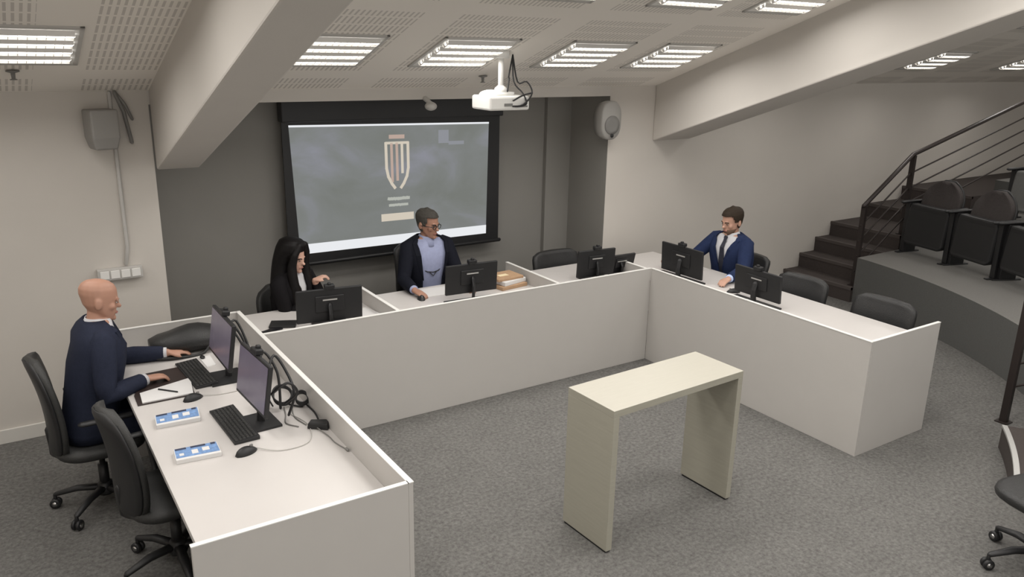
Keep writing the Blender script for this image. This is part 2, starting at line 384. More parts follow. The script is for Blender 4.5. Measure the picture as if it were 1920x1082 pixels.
# ------------------------------------------------------------------ projector on its ceiling pole
px, py, pz = 1.80, .22, 2.165
root = thing('projector', 'white video projector hanging from a ceiling pole in front of the screen', 'projector', (px, py, pz))
b = MB(); b.box(-.17, .17, -.13, .13, 0, .10); b.build('body', white_plastic, root, bevel=.015)
b = MB(); b.lathe([(.045, 0), (.045, .03), (.035, .032)], 18, T=Matrix.Translation((-.08, .13, .05)) @ Matrix.Rotation(R(-90), 4, 'X')); b.build('lens', black_gloss, root, smooth=True)
b = MB(); b.box(-.05, .02, -.134, -.13, .03, .05); b.box(.04, .15, -.134, -.13, .022, .034); b.build('connector_panel', grey_plastic, root)
b = MB(); b.ell((-.07, .02, .105), (.09, .08, .035)); b.box(-.07, .08, -.06, .06, .10, .125)
b.build('mount_plate', white_plastic, root, smooth=True)
zc = ceil_z(py)-pz
b = MB(); b.tube([(0, 0, .12), (0, 0, zc+.005)], .02, 12, ends=False); b.lathe([(.05, .12), (.045, .15), (.022, .17)], 16); b.lathe([(.06, zc-.035), (.06, zc+.02)], 16)
b.build('pole', white_plastic, root, smooth=True)
b = MB(); top = Vector((.10, .0, zc-.01))
for pts in ([top, (.055, -.02, zc-.16), (.045, -.04, .22), (.02, -.06, .13)], [top, (.12, -.04, zc-.2), (.16, -.1, .2), (.19, -.13, .12), (.1, -.15, .04), (.02, -.135, .03)], [top, (.08, -.05, .2), (.12, -.11, .12), (.13, -.15, .05), (.09, -.134, .03)], [(.19, -.12, .12), (.10, -.14, .105), (.02, -.14, .07)]):
    c = [Vector(p) for p in pts]; sm = []
    for i in range(len(c)-1):
        p0 = c[max(i-1, 0)]; p3 = c[min(i+2, len(c)-1)]
        for t in (0, .25, .5, .75): sm.append(.5*((2*c[i])+(-p0+c[i+1])*t+(2*p0-5*c[i]+4*c[i+1]-p3)*t*t+(-p0+3*c[i]-3*c[i+1]+p3)*t**3))
    b.tube(sm+[c[-1]], .006, 6)
tag(b.build('cable', black_plastic, root, smooth=True), 'black cables hanging from the ceiling')

# ------------------------------------------------------------------ speakers, sensor, sprinklers, trunking
root = thing('wall_speaker', 'pale oval wall speaker high on the right end of the grey recess', 'speaker', (3.43, .95, 1.98))
b = MB(); oval = [(.115*math.cos(t)*(abs(math.cos(t))**-.25 if abs(math.cos(t)) > .01 else 1), .175*math.sin(t)*(abs(math.sin(t))**-.25 if abs(math.sin(t)) > .01 else 1)) for t in (2*math.pi*k/32 for k in range(32))]
TX = Matrix.Rotation(R(90), 4, 'X')
b.rings([[(x*s_, z*s_, q) for x, z in oval] for q, s_ in ((-.07, .9), (0, 1), (.05, 1), (.07, .93))], T=TX); b.build('cabinet', mat('speaker_shell', (.34, .33, .31, 1), .6), root, smooth=True)
b = MB(); b.lathe([(.085, .07), (.085, .078), (.05, .075)], 24, T=TX @ Matrix.Translation((0, -.04, 0))); b.build('cone', grey_plastic, root, smooth=True)
b = MB(); b.ell((0, -.08, -.135), (.018, .01, .018)); b.build('tweeter', black_plastic, root, smooth=True)
root = thing('wall_speaker', 'grey box speaker high on the white wall left of the left beam', 'speaker', (-.77, .90, 2.05), R(12))
b = MB(); b.rings([[(-.09*s_, -.07, -.11), (.09*s_, -.07, -.11), (.09*s_, .07, -.11), (-.09*s_, .07, -.11)] if 0 else [(-.085*s_, -.08*s_, z), (.085*s_, -.08*s_, z), (.085*s_, .08*s_, z), (-.085*s_, .08*s_, z)] for z, s_ in ((-.125, .8), (-.05, 1), (.125, 1))])
b.build('cabinet', mat('speaker_grey', (.27, .26, .245, 1), .7), root, bevel=.012)
b = MB(); b.box(-.02, .02, .07, .13, -.02, .02); b.build('bracket', grey_plastic, root)
root = thing('cable_conduit', 'white conduit running down the left wall from the speaker to the socket box', 'conduit', (-.69, YW-.012, 0))
b = MB(); b.tube([(-.0, 0, 2.27), (.0, 0, 1.25), (-.02, 0, 1.13)], .013, 8); b.build('pipe', pale_plastic, root, smooth=True)
b = MB(); b.tube([(.03, -.02, 2.27), (.07, -.03, 2.15), (.10, -.02, 1.95)], .012, 8); b.tube([(.03, -.01, 2.28), (.08, -.03, 2.2), (.12, -.01, 2.1)], .01, 8); b.build('loose_cable', grey_plastic, root, smooth=True)
root = thing('socket_box', 'white wall socket trunking behind the bald man', 'socket box', (-.755, YW-.025, 1.075))
b = MB(); b.box(-.14, .14, -.02, .024, -.04, .04); b.build('box', pale_plastic, root, bevel=.004)
for k in range(4): b = MB(); b.box(-.125+k*.065, -.07+k*.065, -.026, -.019, -.028, .028); b.build('socket', white_plastic, root, bevel=.003)
root = thing('motion_sensor', 'small white dome sensor under the soffit above the screen', 'sensor', (1.62, .97, 2.16))
b = MB(); b.ell((0, 0, -.02), (.05, .045, .035)); b.tube([(-.03, .05, .04), (0, 0, 0)], .02, 8); b.build('dome', pale_plastic, root, smooth=True)
for (x, y, lab) in ((-1.22, .62, 'small pendant sprinkler below the light at the far left'), (1.95, .72, 'small pendant sprinkler beside the projector')):
    z = ceil_z(y); root = thing('sprinkler', lab, 'sprinkler', (x, y, z), 0, 'ceiling sprinklers')
    b = MB(); b.lathe([(.035, 0), (.035, -.008), (.012, -.014), (.010, -.045), (.02, -.05), (.02, -.053)], 12); b.build('head', grey_plastic, root, smooth=True)

# ------------------------------------------------------------------ stairs, tiers, rails
NX = [6.30, 6.56, 6.82, 7.085]; RS = .165
root = thing('staircase', 'dark carpeted stairs climbing along the right wall', 'stairs')
xs = NX+[7.785, 8.485]
for k, x in enumerate(xs):
    x1 = 11.98 if k == len(xs)-1 else xs[k+1]
    b = MB(); b.box(x, x1, .12, YW-.001, 0, RS*(k+1)-.0); s_ = b.build('step', stair_m, root)
    b = MB(); b.box(x-.006, x+.03, .12, YW-.001, RS*(k+1)-.03, RS*(k+1)+.004); b.build('nosing', mat('step_nosing', (.075, .062, .057, 1), .8), s_)
CC = Vector((1.75, .8)); 
def arc(Rr, a0, a1, n=48): return [(CC.x+Rr*math.cos(R(a0+(a1-a0)*k/n)), CC.y+Rr*math.sin(R(a0+(a1-a0)*k/n))) for k in range(n+1)]
def ring(name, Ri, z0, z1, lab):
    a0 = math.degrees(math.asin((.12-CC.y)/Ri)); pts = arc(Ri, a0, -80); pts += [(pts[-1][0]+.8, -8.19), (11.99, -8.19), (11.99, .119)]
    b = MB(); b.prism(pts, z0, z1, riser_m)
    for f in b.bm.faces:
        if abs(f.normal.z) > .9 or f.calc_center_median().z > z1-.001: f.material_index = b.mi(tier_m)
    struct(name, b)
ring('floor_tier_1', 4.64, 0, .5, ''); ring('floor_tier_2', 6.1, .5, .83, ''); ring('floor_tier_3', 7.25, .83, 1.16, '')
root = thing('aisle_steps', 'low carpeted steps with bright metal nosing at the right edge', 'steps')
for k, Rr in enumerate((4.13, 4.38)):
    pts = arc(Rr, -53.5, -64.5, 12)+arc(4.64, -64.5, -53.5, 12)
    b = MB(); b.prism(pts, 0, .167*(k+1)); s_ = b.build('step', stair_m, root)
    b = MB(); b.prism(arc(Rr-.004, -53.5, -64.5, 12)+arc(Rr+.028, -64.5, -53.5, 12), .167*(k+1)-.012, .167*(k+1)+.004); tag(b.build('nosing', alu, s_), 'bright metal strip on the step edge')
def rail(label, pts_top, posts, offs, group, side=0):
    root = thing('stair_handrail', label, 'handrail', (0, 0, 0), 0, group)
    b = MB(); b.tube(pts_top, .024, 10); b.build('top_rail', dark_metal, root, smooth=True)
    for d in offs:
        b = MB(); b.tube([(x, y, z-d) for x, y, z in pts_top], .009, 8); b.build('rail', dark_metal, root, smooth=True)
    for (x, y, z0, z1) in posts:
        b = MB(); b.box(x-.02, x+.02, y-.025, y+.025, z0, z1); b.box(x-.045, x+.045, y-.045, y+.045, z0, z0+.008); b.build('post', dark_metal, root)
rail('dark metal handrail climbing beside the carpeted stairs at the right', [(6.39, .17, 1.05), (7.17, .17, 1.56), (11.0, .17, 2.46)],
     [(6.41, .17, .165, 1.05), (7.19, .17, .66, 1.55)], (.21, .38, .55, .72), 'stair handrails')
dv = Vector((.675, -.737)); p0 = Vector((4.66, -2.33)); q1 = p0+dv*1.55; q2 = p0+dv*2.9
rail('dark metal handrail post at the lower right by the metal edged step', [(p0.x, p0.y, .98), (q1.x, q1.y, 1.55), (q2.x, q2.y, 2.1)],
     [(p0.x, p0.y, 0, .98), (q1.x, q1.y, .5, 1.5)], (.28, .52, .70), 'stair handrails')

def theatre_seat(shell, fab):
    root = thing('theatre_seat', None, None)
    W_ = .56
    for s_ in (-1, 1):
        x = s_*W_/2
        b = MB(); b.box(x-.028, x+.028, -.09, .09, .012, .56); b.box(x-.025, x+.025, -.16, .16, 0, .014); b.box(x-.02, x+.02, -.17, .05, .36, .56); q = b.build('leg', black_plastic, root, bevel=.008)
        b = MB(); b.tube([(x, .17, .57), (x, -.12, .575)], .028, 10, flat=.55); b.build('armrest', black_plastic, q, smooth=True)
    b = MB()   # tip-up seat folded upright
    b.rings([[(-.235*s_, .02+dy, z), (.235*s_, .02+dy, z), (.235*s_, .12+dy, z), (-.235*s_, .12+dy, z)] for z, s_, dy in ((.12, .9, .02), (.16, 1.08, .01), (.5, 1.08, -.02), (.56, 1.0, -.02))])
    b.build('seat', shell, root, bevel=.02)
    def shape(th, y0, z0, z1, w_, name, m):
        b = MB(); RR = []
        for k in range(13):
            t = k/12; s_ = (1-max(0, (t-.45)/.55)**3.0*.72)*(1-max(0, (.1-t)/.1)*.1); z = z0+(z1-z0)*t; y = y0-.09*t
            RR.append([(x_*w_*s_, y+d+.03*x_*x_, z) for x_, d in ((-1, 0), (-.5, 0), (0, 0), (.5, 0), (1, 0), (1, -th), (.5, -th), (0, -th), (-.5, -th), (-1, -th))])
        b.rings(RR); b.build(name, m, root, smooth=True, bevel=.0)
    shape(.06, -.03, .40, .82, .225, 'backrest', fab); shape(.02, -.092, .34, .83, .235, 'back_shell', shell)
    return root
ts = theatre_seat(black_plastic, seat_fab)
def ring_place(o, Rr, a, z):
    o.location = (CC.x+Rr*math.cos(R(a)), CC.y+Rr*math.sin(R(a)), z); o.rotation_euler = (0, 0, R(a)+R(90))
seats = [(5.40, -11.2, .5, 'folded dark theatre seat in the front row, nearest the stair handrail'), (5.42, -17.6, .5, 'folded dark theatre seat second from the stair handrail in the front row'), (5.46, -24.0, .5, 'folded dark theatre seat cut by the right edge of the photo, front row')]
for i, (Rr, a, z, lab) in enumerate(seats):
    o = ts if i == 0 else copy_tree(ts); ring_place(o, Rr, a, z); tag(o, lab, 'theatre seat', 'tiered theatre seats')
ts2 = theatre_seat(seat_pale, seat_pale)
for i, (a, lab) in enumerate(((-12.5, 'grey theatre seat in the second row, behind the one nearest the handrail'), (-17.7, 'grey theatre seat in the second row close to the right edge'))):
    o = ts2 if i == 0 else copy_tree(ts2); ring_place(o, 6.75, a, .83); tag(o, lab, 'theatre seat', 'tiered theatre seats')

# ------------------------------------------------------------------ office chairs
def pan(b, w_, h, th, curve, z0, y0, lean, T=None, ex=3.2, n=14, lum=.03):
    RR = []
    for k in range(n+1):
        t = -1+2*k/n; tt = max(-.985, min(.985, t)); s_ = (1-abs(tt)**ex)**(1/ex); z = z0+h*(t+1)/2; hw_ = w_/2*s_
        y = y0-lean*(t+1)/2+lum*math.sin((t+1)*math.pi*.5); e = th/2*min(1, .35+s_)
        xs_ = (-1, -.85, -.5, 0, .5, .85, 1)
        RR.append([(x*hw_, y+curve*x*x+e*(1-.5*(abs(x) > .9)), z) for x in xs_]+[(x*hw_, y+curve*x*x-e*(1-.5*(abs(x) > .9)), z) for x in xs_[::-1]])
    b.rings(RR, T=T)
def office_chair(label, x, y, heading, seat_z=.47, back=(.44, 1.0), bw=.46, arms=False, leather=False, basea=18, ex=3.2, group='office chairs', lean=.06):
    root = thing('office_chair', label, 'office chair', (x, y, 0), R(heading), group); m = black_leather if leather else chair_fabric
    b = MB(); RR = []
    for z, s_ in ((-.035, .90), (-.02, .98), (.0, 1), (.02, .98), (.035, .86)):
        RR.append([(.24*s_*math.copysign(abs(math.cos(t))**.6, math.cos(t)), .235*s_*math.copysign(abs(math.sin(t))**.6, math.sin(t)), seat_z-.035+z) for t in (2*math.pi*k/28 for k in range(28))])
    b.rings(RR); b.build('seat', m, root, smooth=True)
    b = MB(); pan(b, bw, back[1]-back[0], .05, .035, back[0], -.22, lean, ex=7 if leather else 3); b.build('backrest', m, root, smooth=True)
    b = MB(); pan(b, bw*.985, (back[1]-back[0])*.97, .02, .035, back[0]+.01, -.243, lean, ex=7 if leather else 3); b.build('back_cover', black_plastic, root, smooth=True)
    b = MB(); b.tube([(0, -.05, seat_z-.08), (0, -.19, seat_z-.085), (0, -.235, seat_z-.04), (0, -.225-lean*.3, back[0]+.16)], .018, 8, flat=.8); b.build('back_bar', black_plastic, root, smooth=True)
    b = MB(); b.box(-.09, .09, -.12, .1, seat_z-.10, seat_z-.065); b.build('mechanism', black_plastic, root, bevel=.01)
    b = MB(); b.lathe([(.027, .10), (.027, .26), (.016, .262), (.016, seat_z-.08)], 14); b.build('gas_column', black_plastic, root, smooth=True)
    b = MB(); b.lathe([(.045, .075), (.05, .09), (.04, .14), (.03, .15)], 16); b.build('hub', black_plastic, root, smooth=True)
    if arms:
        for s_ in (-1, 1):
            b = MB(); b.tube([(s_*.2, .02, seat_z-.06), (s_*.27, .02, seat_z-.05), (s_*.28, .0, seat_z+.17)], .014, 8); b.tube([(s_*.28, -.10, seat_z+.185), (s_*.28, .14, seat_z+.185)], .026, 8, flat=.5)
            b.build('armrest', black_plastic, root, smooth=True)
    for k in range(5):
        a = R(basea+72*k); d = Vector((math.cos(a), math.sin(a), 0)); n_ = Vector((-d.y, d.x, 0))
        b = MB(); b.tube([d*.03+Vector((0, 0, .115)), d*.15+Vector((0, 0, .115)), d*.27+Vector((0, 0, .085))], [.026, .024, .017], 8, flat=.75)
        lg = b.build('leg', black_plastic, root, smooth=True)
        b = MB(); c = d*.275
        for s_ in (-1, 1):
            T = Matrix.Translation(c+n_*s_*.014+Vector((0, 0, .03))) @ Matrix.Rotation(a+R(90), 4, 'Z') @ Matrix.Rotation(R(90), 4, 'Y')
            b.lathe([(.018, -.010), (.028, -.008), (.030, 0), (.028, .008), (.018, .010)], 14, black_plastic, T=T)
            b.lathe([(.014, -.0115*1), (.014, .0115)], 12, chrome, T=T)
        b.tube([c+Vector((0, 0, .03)), c+Vector((0, 0, .085))], .010, 8, black_plastic)
        b.build('caster', None, lg, smooth=True)
    return root
office_chair('black office chair the bald man sits on', -1.10, -.13, -88, .46, (.38, .97), .44, True, basea=30)
office_chair('empty black office chair at the left desk, nearest the camera', -.87, -.95, -80, .46, (.38, .97), .42, True, basea=62)
office_chair('black leather office chair behind the man with glasses', 1.60, 1.03, 180, .47, (.50, .96), .40, False, True, lean=.05)
office_chair('black office chair the long haired woman sits on', .45, .98, -155, .42, (.36, .78), .42, False)
office_chair('empty black leather chair at the bench, right of the stacked files', 2.83, .66, 180, .42, (.42, .83), .50, False, True, lean=.03)
office_chair('black office chair the man in the blue suit sits on', 4.18, -.03, 90, .46, (.44, .81), .46, False, True)
office_chair('empty black leather chair in the middle of the right desk', 3.88, -.88, 92, .42, (.42, .845), .47, False, True, lean=.03)
office_chair('empty black leather chair nearest the near end of the right desk', 3.90, -1.60, 91, .42, (.42, .845), .50, False, True, lean=.03)
office_chair('black swivel chair cut off at the bottom right corner', 2.95, -3.36, 78, .45, (.48, .90), .44, False, True, basea=68, lean=.05)

# ------------------------------------------------------------------ desk equipment
def monitor(label, x, y, z, heading, w_=.47, h=.28, base=(.25, .19), tilt=8, zb=None, cam_=True, boff=.0, group='desk monitors', clutter=False):
    # origin on the desk; the screen looks along local -Y
    root = thing('monitor', label, 'monitor', (x, y, z), R(heading), group)
    zb = .115 if zb is None else zb
    T = Matrix.Translation((0, 0, zb)) @ Matrix.Rotation(R(-tilt), 4, 'X')
    b = MB(); b.box(-w_/2, w_/2, 0, .022, 0, h, T=T); b.box(-w_*.22, w_*.22, .02, .030, h*.3, h*.8, T=T); b.build('casing', black_plastic, root, bevel=.006)
    b = MB(); b.box(-w_/2+.012, w_/2-.012, -.002, .001, .018, h-.012, T=T); tag(b.build('screen', screen_off, root), 'dark screen with wall reflection painted as violet grey glow')
    b = MB(); b.box(-.05, .05, .030, .032, h*.66, h*.70, T=T); b.build('badge', alu, root)
    b = MB(); b.tube([(0, .05+boff, .01), (0, .06+boff*.6, zb+.06), (0, .045, zb+h*.5)], .022, 8, flat=.5); b.box(-base[0]/2, base[0]/2, -base[1]/2+.03+boff, base[1]/2+.03+boff, 0, .012); b.build('stand', black_plastic, root)
    if cam_:
        b = MB(); b.box(-.035, .035, -.01, .035, h, h+.03, T=T); b.box(-.012, .012, .005, .03, h+.025, h+.045, T=T); b.build('webcam', black_plastic, root, bevel=.006)
    return root
def keyboard(label, x, y, z, heading, w_=.43, d=.125, group='keyboards'):
    root = thing('keyboard', label, 'keyboard', (x, y, z), R(heading), group)
    b = MB(); b.rings([[(-w_/2, -d/2, 0), (w_/2, -d/2, 0), (w_/2, -d/2, .012), (-w_/2, -d/2, .012)], [(-w_/2, d/2, 0), (w_/2, d/2, 0), (w_/2, d/2, .02), (-w_/2, d/2, .02)]]); b.build('case', black_plastic, root, bevel=.003)
    b = MB(); nr, nc = 6, 22; s_ = math.atan(.008/d)
    for r_ in range(nr):
        for c_ in range(nc):
            cx = -w_/2+.012+(w_-.024)*(c_+.5)/nc; cy = -d/2+.008+(d-.016)*(r_+.5)/nr; zz = .012+.008*(cy+d/2)/d
            hw_ = (w_-.024)/nc*.41; hd = (d-.016)/nr*.38
            b.rings([[(cx-hw_, cy-hd, zz), (cx+hw_, cy-hd, zz), (cx+hw_, cy+hd, zz), (cx-hw_, cy+hd, zz)], [(cx-hw_*.75, cy-hd*.75, zz+.005), (cx+hw_*.75, cy-hd*.75, zz+.005), (cx+hw_*.75, cy+hd*.75, zz+.005), (cx-hw_*.75, cy+hd*.75, zz+.005)]])
    b.build('keycaps', grey_key, root)
    return root
grey_key = mat('keycap_plastic', (.035, .035, .034, 1), .5)
def spline(pts, k=6):
    c = [Vector(p) for p in pts]; out = []
    for i in range(len(c)-1):
        p0_ = c[max(i-1, 0)]; p3 = c[min(i+2, len(c)-1)]
        for j in range(k):
            t = j/k; out.append(.5*((2*c[i])+(-p0_+c[i+1])*t+(2*p0_-5*c[i]+4*c[i+1]-p3)*t*t+(-p0_+3*c[i]-3*c[i+1]+p3)*t**3))
    return out+[c[-1]]
def mouse(label, x, y, z, heading, cable=None):
    root = thing('computer_mouse', label, 'mouse', (x, y, z), 0, 'computer mice')
    Tm = Matrix.Rotation(R(heading), 4, 'Z')
    b = MB(); RR = []
    for k in range(9):
        t = -1+2*k/8; tt = max(-.96, min(.96, t)); s_ = math.sqrt(1-tt*tt); RR.append([Vector((.031*s_*math.cos(a), .055*t, max(0, .034*s_*(1-.2*t)*math.sin(a)) + (0 if math.sin(a) > 0 else 0))) for a in (math.pi*j/8 for j in range(9))])
    b.rings(RR, T=Tm); b.build('body', black_plastic, root, smooth=True)
    b = MB(); b.box(-.004, .004, .022, .036, .022, .034, T=Tm); b.build('wheel', grey_plastic, root)
    if cable:
        b = MB(); b.tube([p-Vector((x, y, z)) for p in spline(cable)], .0022, 6); b.build('cable', pale_plastic, root, smooth=True)
    return root
Z = TL
monitor('black monitor on the left desk, closer to the bald man', -.47, -.40, Z, -90, .44, .27, tilt=9, boff=-.0, base=(.20, .19))
monitor('black monitor on the left desk, nearer the camera, beside the coiled cables', -.485, -1.075, Z, -87, .42, .265, tilt=9, base=(.20, .19))
keyboard('black keyboard in front of the bald man', -.57, -.265, Z, -87)
keyboard('black keyboard in front of the near monitor on the left desk', -.56, -1.035, Z, -88)
mouse('black mouse between the bald man\'s notepad and the keyboard', -.662, -.605, Z, -70, [(-.62, -.59, Z+.01), (-.52, -.62, Z+.004), (-.40, -.60, Z+.004), (-.36, -.45, Z+.004), (-.33, -.35, Z+.004)])
mouse('black mouse nearest the camera on the left desk', -.588, -1.355, Z, -70, [(-.54, -1.34, Z+.01), (-.44, -1.42, Z+.004), (-.30, -1.40, Z+.004), (-.24, -1.22, Z+.004), (-.28, -1.05, Z+.004)])
def pack(label, pts, z):
    root = thing('desk_calendar', label, 'calendar', (0, 0, 0), 0, 'small printed desk pads')
    cx = sum(p[0] for p in pts)/4; cy = sum(p[1] for p in pts)/4; root.location = (cx, cy, z)
    q = [(x-cx, y-cy) for x, y in pts]
    b = MB(); b.prism(q, 0, .022); b.build('pad', paper, root, bevel=.002)
    k = .97; m_ = lambda u, v: ((q[0][0]*(1-u)+q[1][0]*u)*(1-v)+(q[3][0]*(1-u)+q[2][0]*u)*v, (q[0][1]*(1-u)+q[1][1]*u)*(1-v)+(q[3][1]*(1-u)+q[2][1]*u)*v)
    b = MB(); b.prism([m_(.02, .03), m_(.98, .03), m_(.98, .85), m_(.02, .85)], .022, .023, blue_print)
    for u0, u1 in ((.03, .28), (.38, .72), (.84, .95)): b.prism([m_(u0, .03), m_(u1, .03), m_(u1, .18), m_(u0, .18)], .023, .0238, dark_print)
    for u0, u1, v0, v1 in ((.38, .52, .35, .7), (.62, .78, .3, .6), (.1, .2, .5, .7)): b.prism([m_(u0, v0), m_(u1, v0), m_(u1, v1), m_(u0, v1)], .023, .0236, paper)
    b.build('printed_cover', None, root)
pack('small blue printed desk pad beside the bald man\'s mouse', [(-.883, -.763), (-.672, -.763), (-.69, -.90), (-.897, -.885)], Z)
pack('small blue printed desk pad nearest the camera', [(-.878, -1.19), (-.686, -1.206), (-.692, -1.326), (-.889, -1.305)], Z)
root = thing('notepad', 'open black portfolio with white notepad under the bald man\'s arm', 'notepad', (0, 0, Z))
b = MB(); b.prism([(-.835, -.115), (-.60, -.10), (-.64, -.555), (-.93, -.555), (-.925, -.41)], 0, .006); b.build('portfolio', mat('brown_black_leather', (.03, .02, .018, 1), .45), root, bevel=.002)
b = MB(); b.prism([(-.895, -.405), (-.614, -.318), (-.647, -.545), (-.905, -.545)], .006, .012); b.build('paper', paper, root)
root = thing('pen', 'pen lying on the open notepad', 'pen', (-.76, -.455, Z+.016), R(-48))
b = MB(); b.tube([(-.06, 0, 0), (.06, 0, 0)], .0045, 8); b.build('barrel', black_plastic, root, smooth=True)
root = thing('paper_card', 'small white card lying behind the bald man\'s keyboard', 'card', (-.46, -.095, Z))
b = MB(); b.prism([(-.035, .075), (.03, .10), (.025, -.075), (-.03, -.09)], 0, .004); b.build('card', paper, root)
b = MB(); b.ell((-.02, .07, .01), (.015, .025, .01)); b.build('clip', black_plastic, root)
# black bag
root = thing('bag', 'black soft bag lying on the far end of the left desk', 'bag', (-.50, .17, Z))
b = MB(); RR = []
for k in range(9):
    t = -1+2*k/8; tt = max(-.97, min(.97, t)); s_ = (1-abs(tt)**3)**(1/3)
    RR.append([(.24*t, .12*s_*math.cos(a), .075+.075*s_*(1+.22*math.sin(4*t+a)*(math.sin(a) > 0))*math.sin(a)) for a in (2*math.pi*j/16 for j in range(16))])
b.rings(RR); b.build('body', black_leather, root, smooth=True)
b = MB(); b.tube(spline([(-.2, -.05, .08), (-.24, -.11, .03), (-.1, -.14, .012), (.05, -.12, .012), (.12, -.06, .10)]), .010, 8); b.build('strap', black_leather, root, smooth=True)
# cables behind the monitors
def cable(label, paths, r=.005, m=None, extra=None):
    root = thing('cable', label, 'cable', (0, 0, 0), 0, 'cables on the left desk')
    b = MB()
    for p in paths: b.tube(spline(p), r, 6)
    if extra: extra(b)
    b.build('cord', m or black_plastic, root, smooth=True); return root
def coil(c, rad, turns, z):
    return [(c[0]+(rad+.003*math.sin(1.7*t))*math.cos(t), c[1]+.75*(rad+.002*math.cos(2.3*t))*math.sin(t), z+.75*rad*math.sin(t)+.0012*t) for t in (turns*2*math.pi*k/(turns*10) for k in range(turns*10+1))]
cable('black cable coiled in a big loop behind the near monitor', [coil((-.275, -.93), .050, 3, Z+.05), [(-.33, -.93, Z+.01), (-.35, -.87, Z+.08), (-.36, -.85, Z+.2)], [(-.25, -.95, Z+.01), (-.2, -1.0, Z+.006), (-.17, -.96, Z+.01)]])
cable('black cable in a small loop beside the big one', [coil((-.19, -.99), .034, 3, Z+.038), [(-.17, -1.0, Z+.008), (-.165, -1.1, Z+.006), (-.18, -1.2, Z+.01)]])
cable('thin grey cables trailing over the left desk by the coils', [[(-.28, -.96, Z+.004), (-.30, -1.05, Z+.004), (-.33, -1.15, Z+.004), (-.29, -1.22, Z+.004)], [(-.24, -.97, Z+.004), (-.27, -1.10, Z+.004), (-.25, -1.22, Z+.004)], [(-.34, -.30, Z+.004), (-.26, -.33, Z+.004), (-.28, -.43, Z+.004), (-.35, -.42, Z+.004), (-.32, -.33, Z+.004)]], .003, grey_plastic)
cable('bundle of black cables behind the monitor nearer the bald man', [[(-.40, -.3, Z+.24), (-.36, -.2, Z+.27), (-.30, -.22, Z+.2), (-.25, -.3, Z+.02), (-.30, -.4, Z+.01)], [(-.41, -.36, Z+.26), (-.33, -.3, Z+.30), (-.28, -.4, Z+.1), (-.3, -.46, Z+.01)], [(-.41, -.2, Z+.2), (-.34, -.12, Z+.22), (-.28, -.2, Z+.1), (-.33, -.3, Z+.01)]], .007)
cable('bundle of black cables behind the near monitor', [[(-.41, -1.0, Z+.26), (-.35, -.9, Z+.31), (-.30, -.95, Z+.2), (-.31, -1.0, Z+.02)], [(-.41, -1.15, Z+.27), (-.34, -1.05, Z+.34), (-.29, -1.1, Z+.24), (-.28, -1.15, Z+.15), (-.3, -1.1, Z+.02)], [(-.41, -1.2, Z+.2), (-.33, -1.22, Z+.25), (-.28, -1.2, Z+.18), (-.32, -1.12, Z+.1)]], .007)
root = thing('video_adapter', 'black adapter block with a short lead lying by the front panel', 'adapter', (-.20, -1.27, Z), R(-38))
b = MB(); b.rings([[(-.055, -.03, 0), (.055, -.035, 0), (.055, .035, 0), (-.055, .03, 0)], [(-.05, -.025, .03), (.05, -.03, .035), (.05, .03, .035), (-.05, .025, .03)]]); b.build('block', black_plastic, root, bevel=.006)
b = MB(); b.tube(spline([(.0, -.03, .01), (.08, -.10, .004), (.13, -.16, .004), (.20, -.22, .006)]), .003, 6); b.tube([(.20, -.22, .008), (.215, -.235, .008)], .007, 8); b.build('lead', grey_plastic, root, smooth=True)
# equipment on the bench and right desk
Z = TB
monitor('black monitor seen from behind, in front of the woman', .455, .30, Z, 172, .46, .24, tilt=4, zb=.03, base=(.24, .16))
monitor('black monitor seen from behind, in front of the man with glasses', 1.60, .30, Z, 176, .44, .235, tilt=3, zb=.065, base=(.44, .10), boff=.0)
monitor('black monitor on the bench beside the empty leather chair', 2.83, .30, Z, 174, .37, .235, tilt=4, zb=.03)
monitor('tilted dark monitor at the bench corner, right of another monitor', 3.12, .33, Z, 178, .29, .17, tilt=14, zb=.02, cam_=False, base=(.2, .14))
monitor('black monitor on the right desk in front of the man in the blue suit', 3.52, -.06, Z, 92, .47, .25, tilt=3, zb=.035, base=(.50, .10))
monitor('black monitor on the right desk beside the mouse, no one using it', 3.53, -.88, Z, 90, .45, .22, tilt=4, zb=.05, base=(.44, .10))
mouse('black mouse on the right desk by the blue suited man\'s cuff', 3.58, -.59, Z, 60)
mouse('black mouse under the hand of the man with glasses', 1.275, .50, Z, 165)
root = thing('book', 'black notebook on the bench left of the woman', 'book', (.165, .43, Z), R(-25))
b = MB(); b.box(-.09, .09, -.065, .065, 0, .016); b.build('cover', black_leather, root, bevel=.003)
root = thing('mobile_phone', 'black phone lying at the left end of the bench', 'phone', (.06, .35, Z), R(-65))
b = MB(); b.box(-.035, .035, -.07, .07, 0, .009); b.build('body', black_gloss, root, bevel=.004)
root = thing('paper_sheet', 'white papers on the bench by the divider beside the woman', 'paper', (.76, .36, Z), R(10))
b = MB(); b.box(-.07, .085, -.13, .13, 0, .004); b.box(-.06, .08, -.12, .135, .004, .007); b.build('sheets', paper, root)
root = thing('paper_sheet', 'pale paper in front of the man with glasses', 'paper', (1.50, .62, Z), R(-5))
b = MB(); b.box(-.16, .16, -.11, .11, 0, .003); b.build('sheets', paper, root)
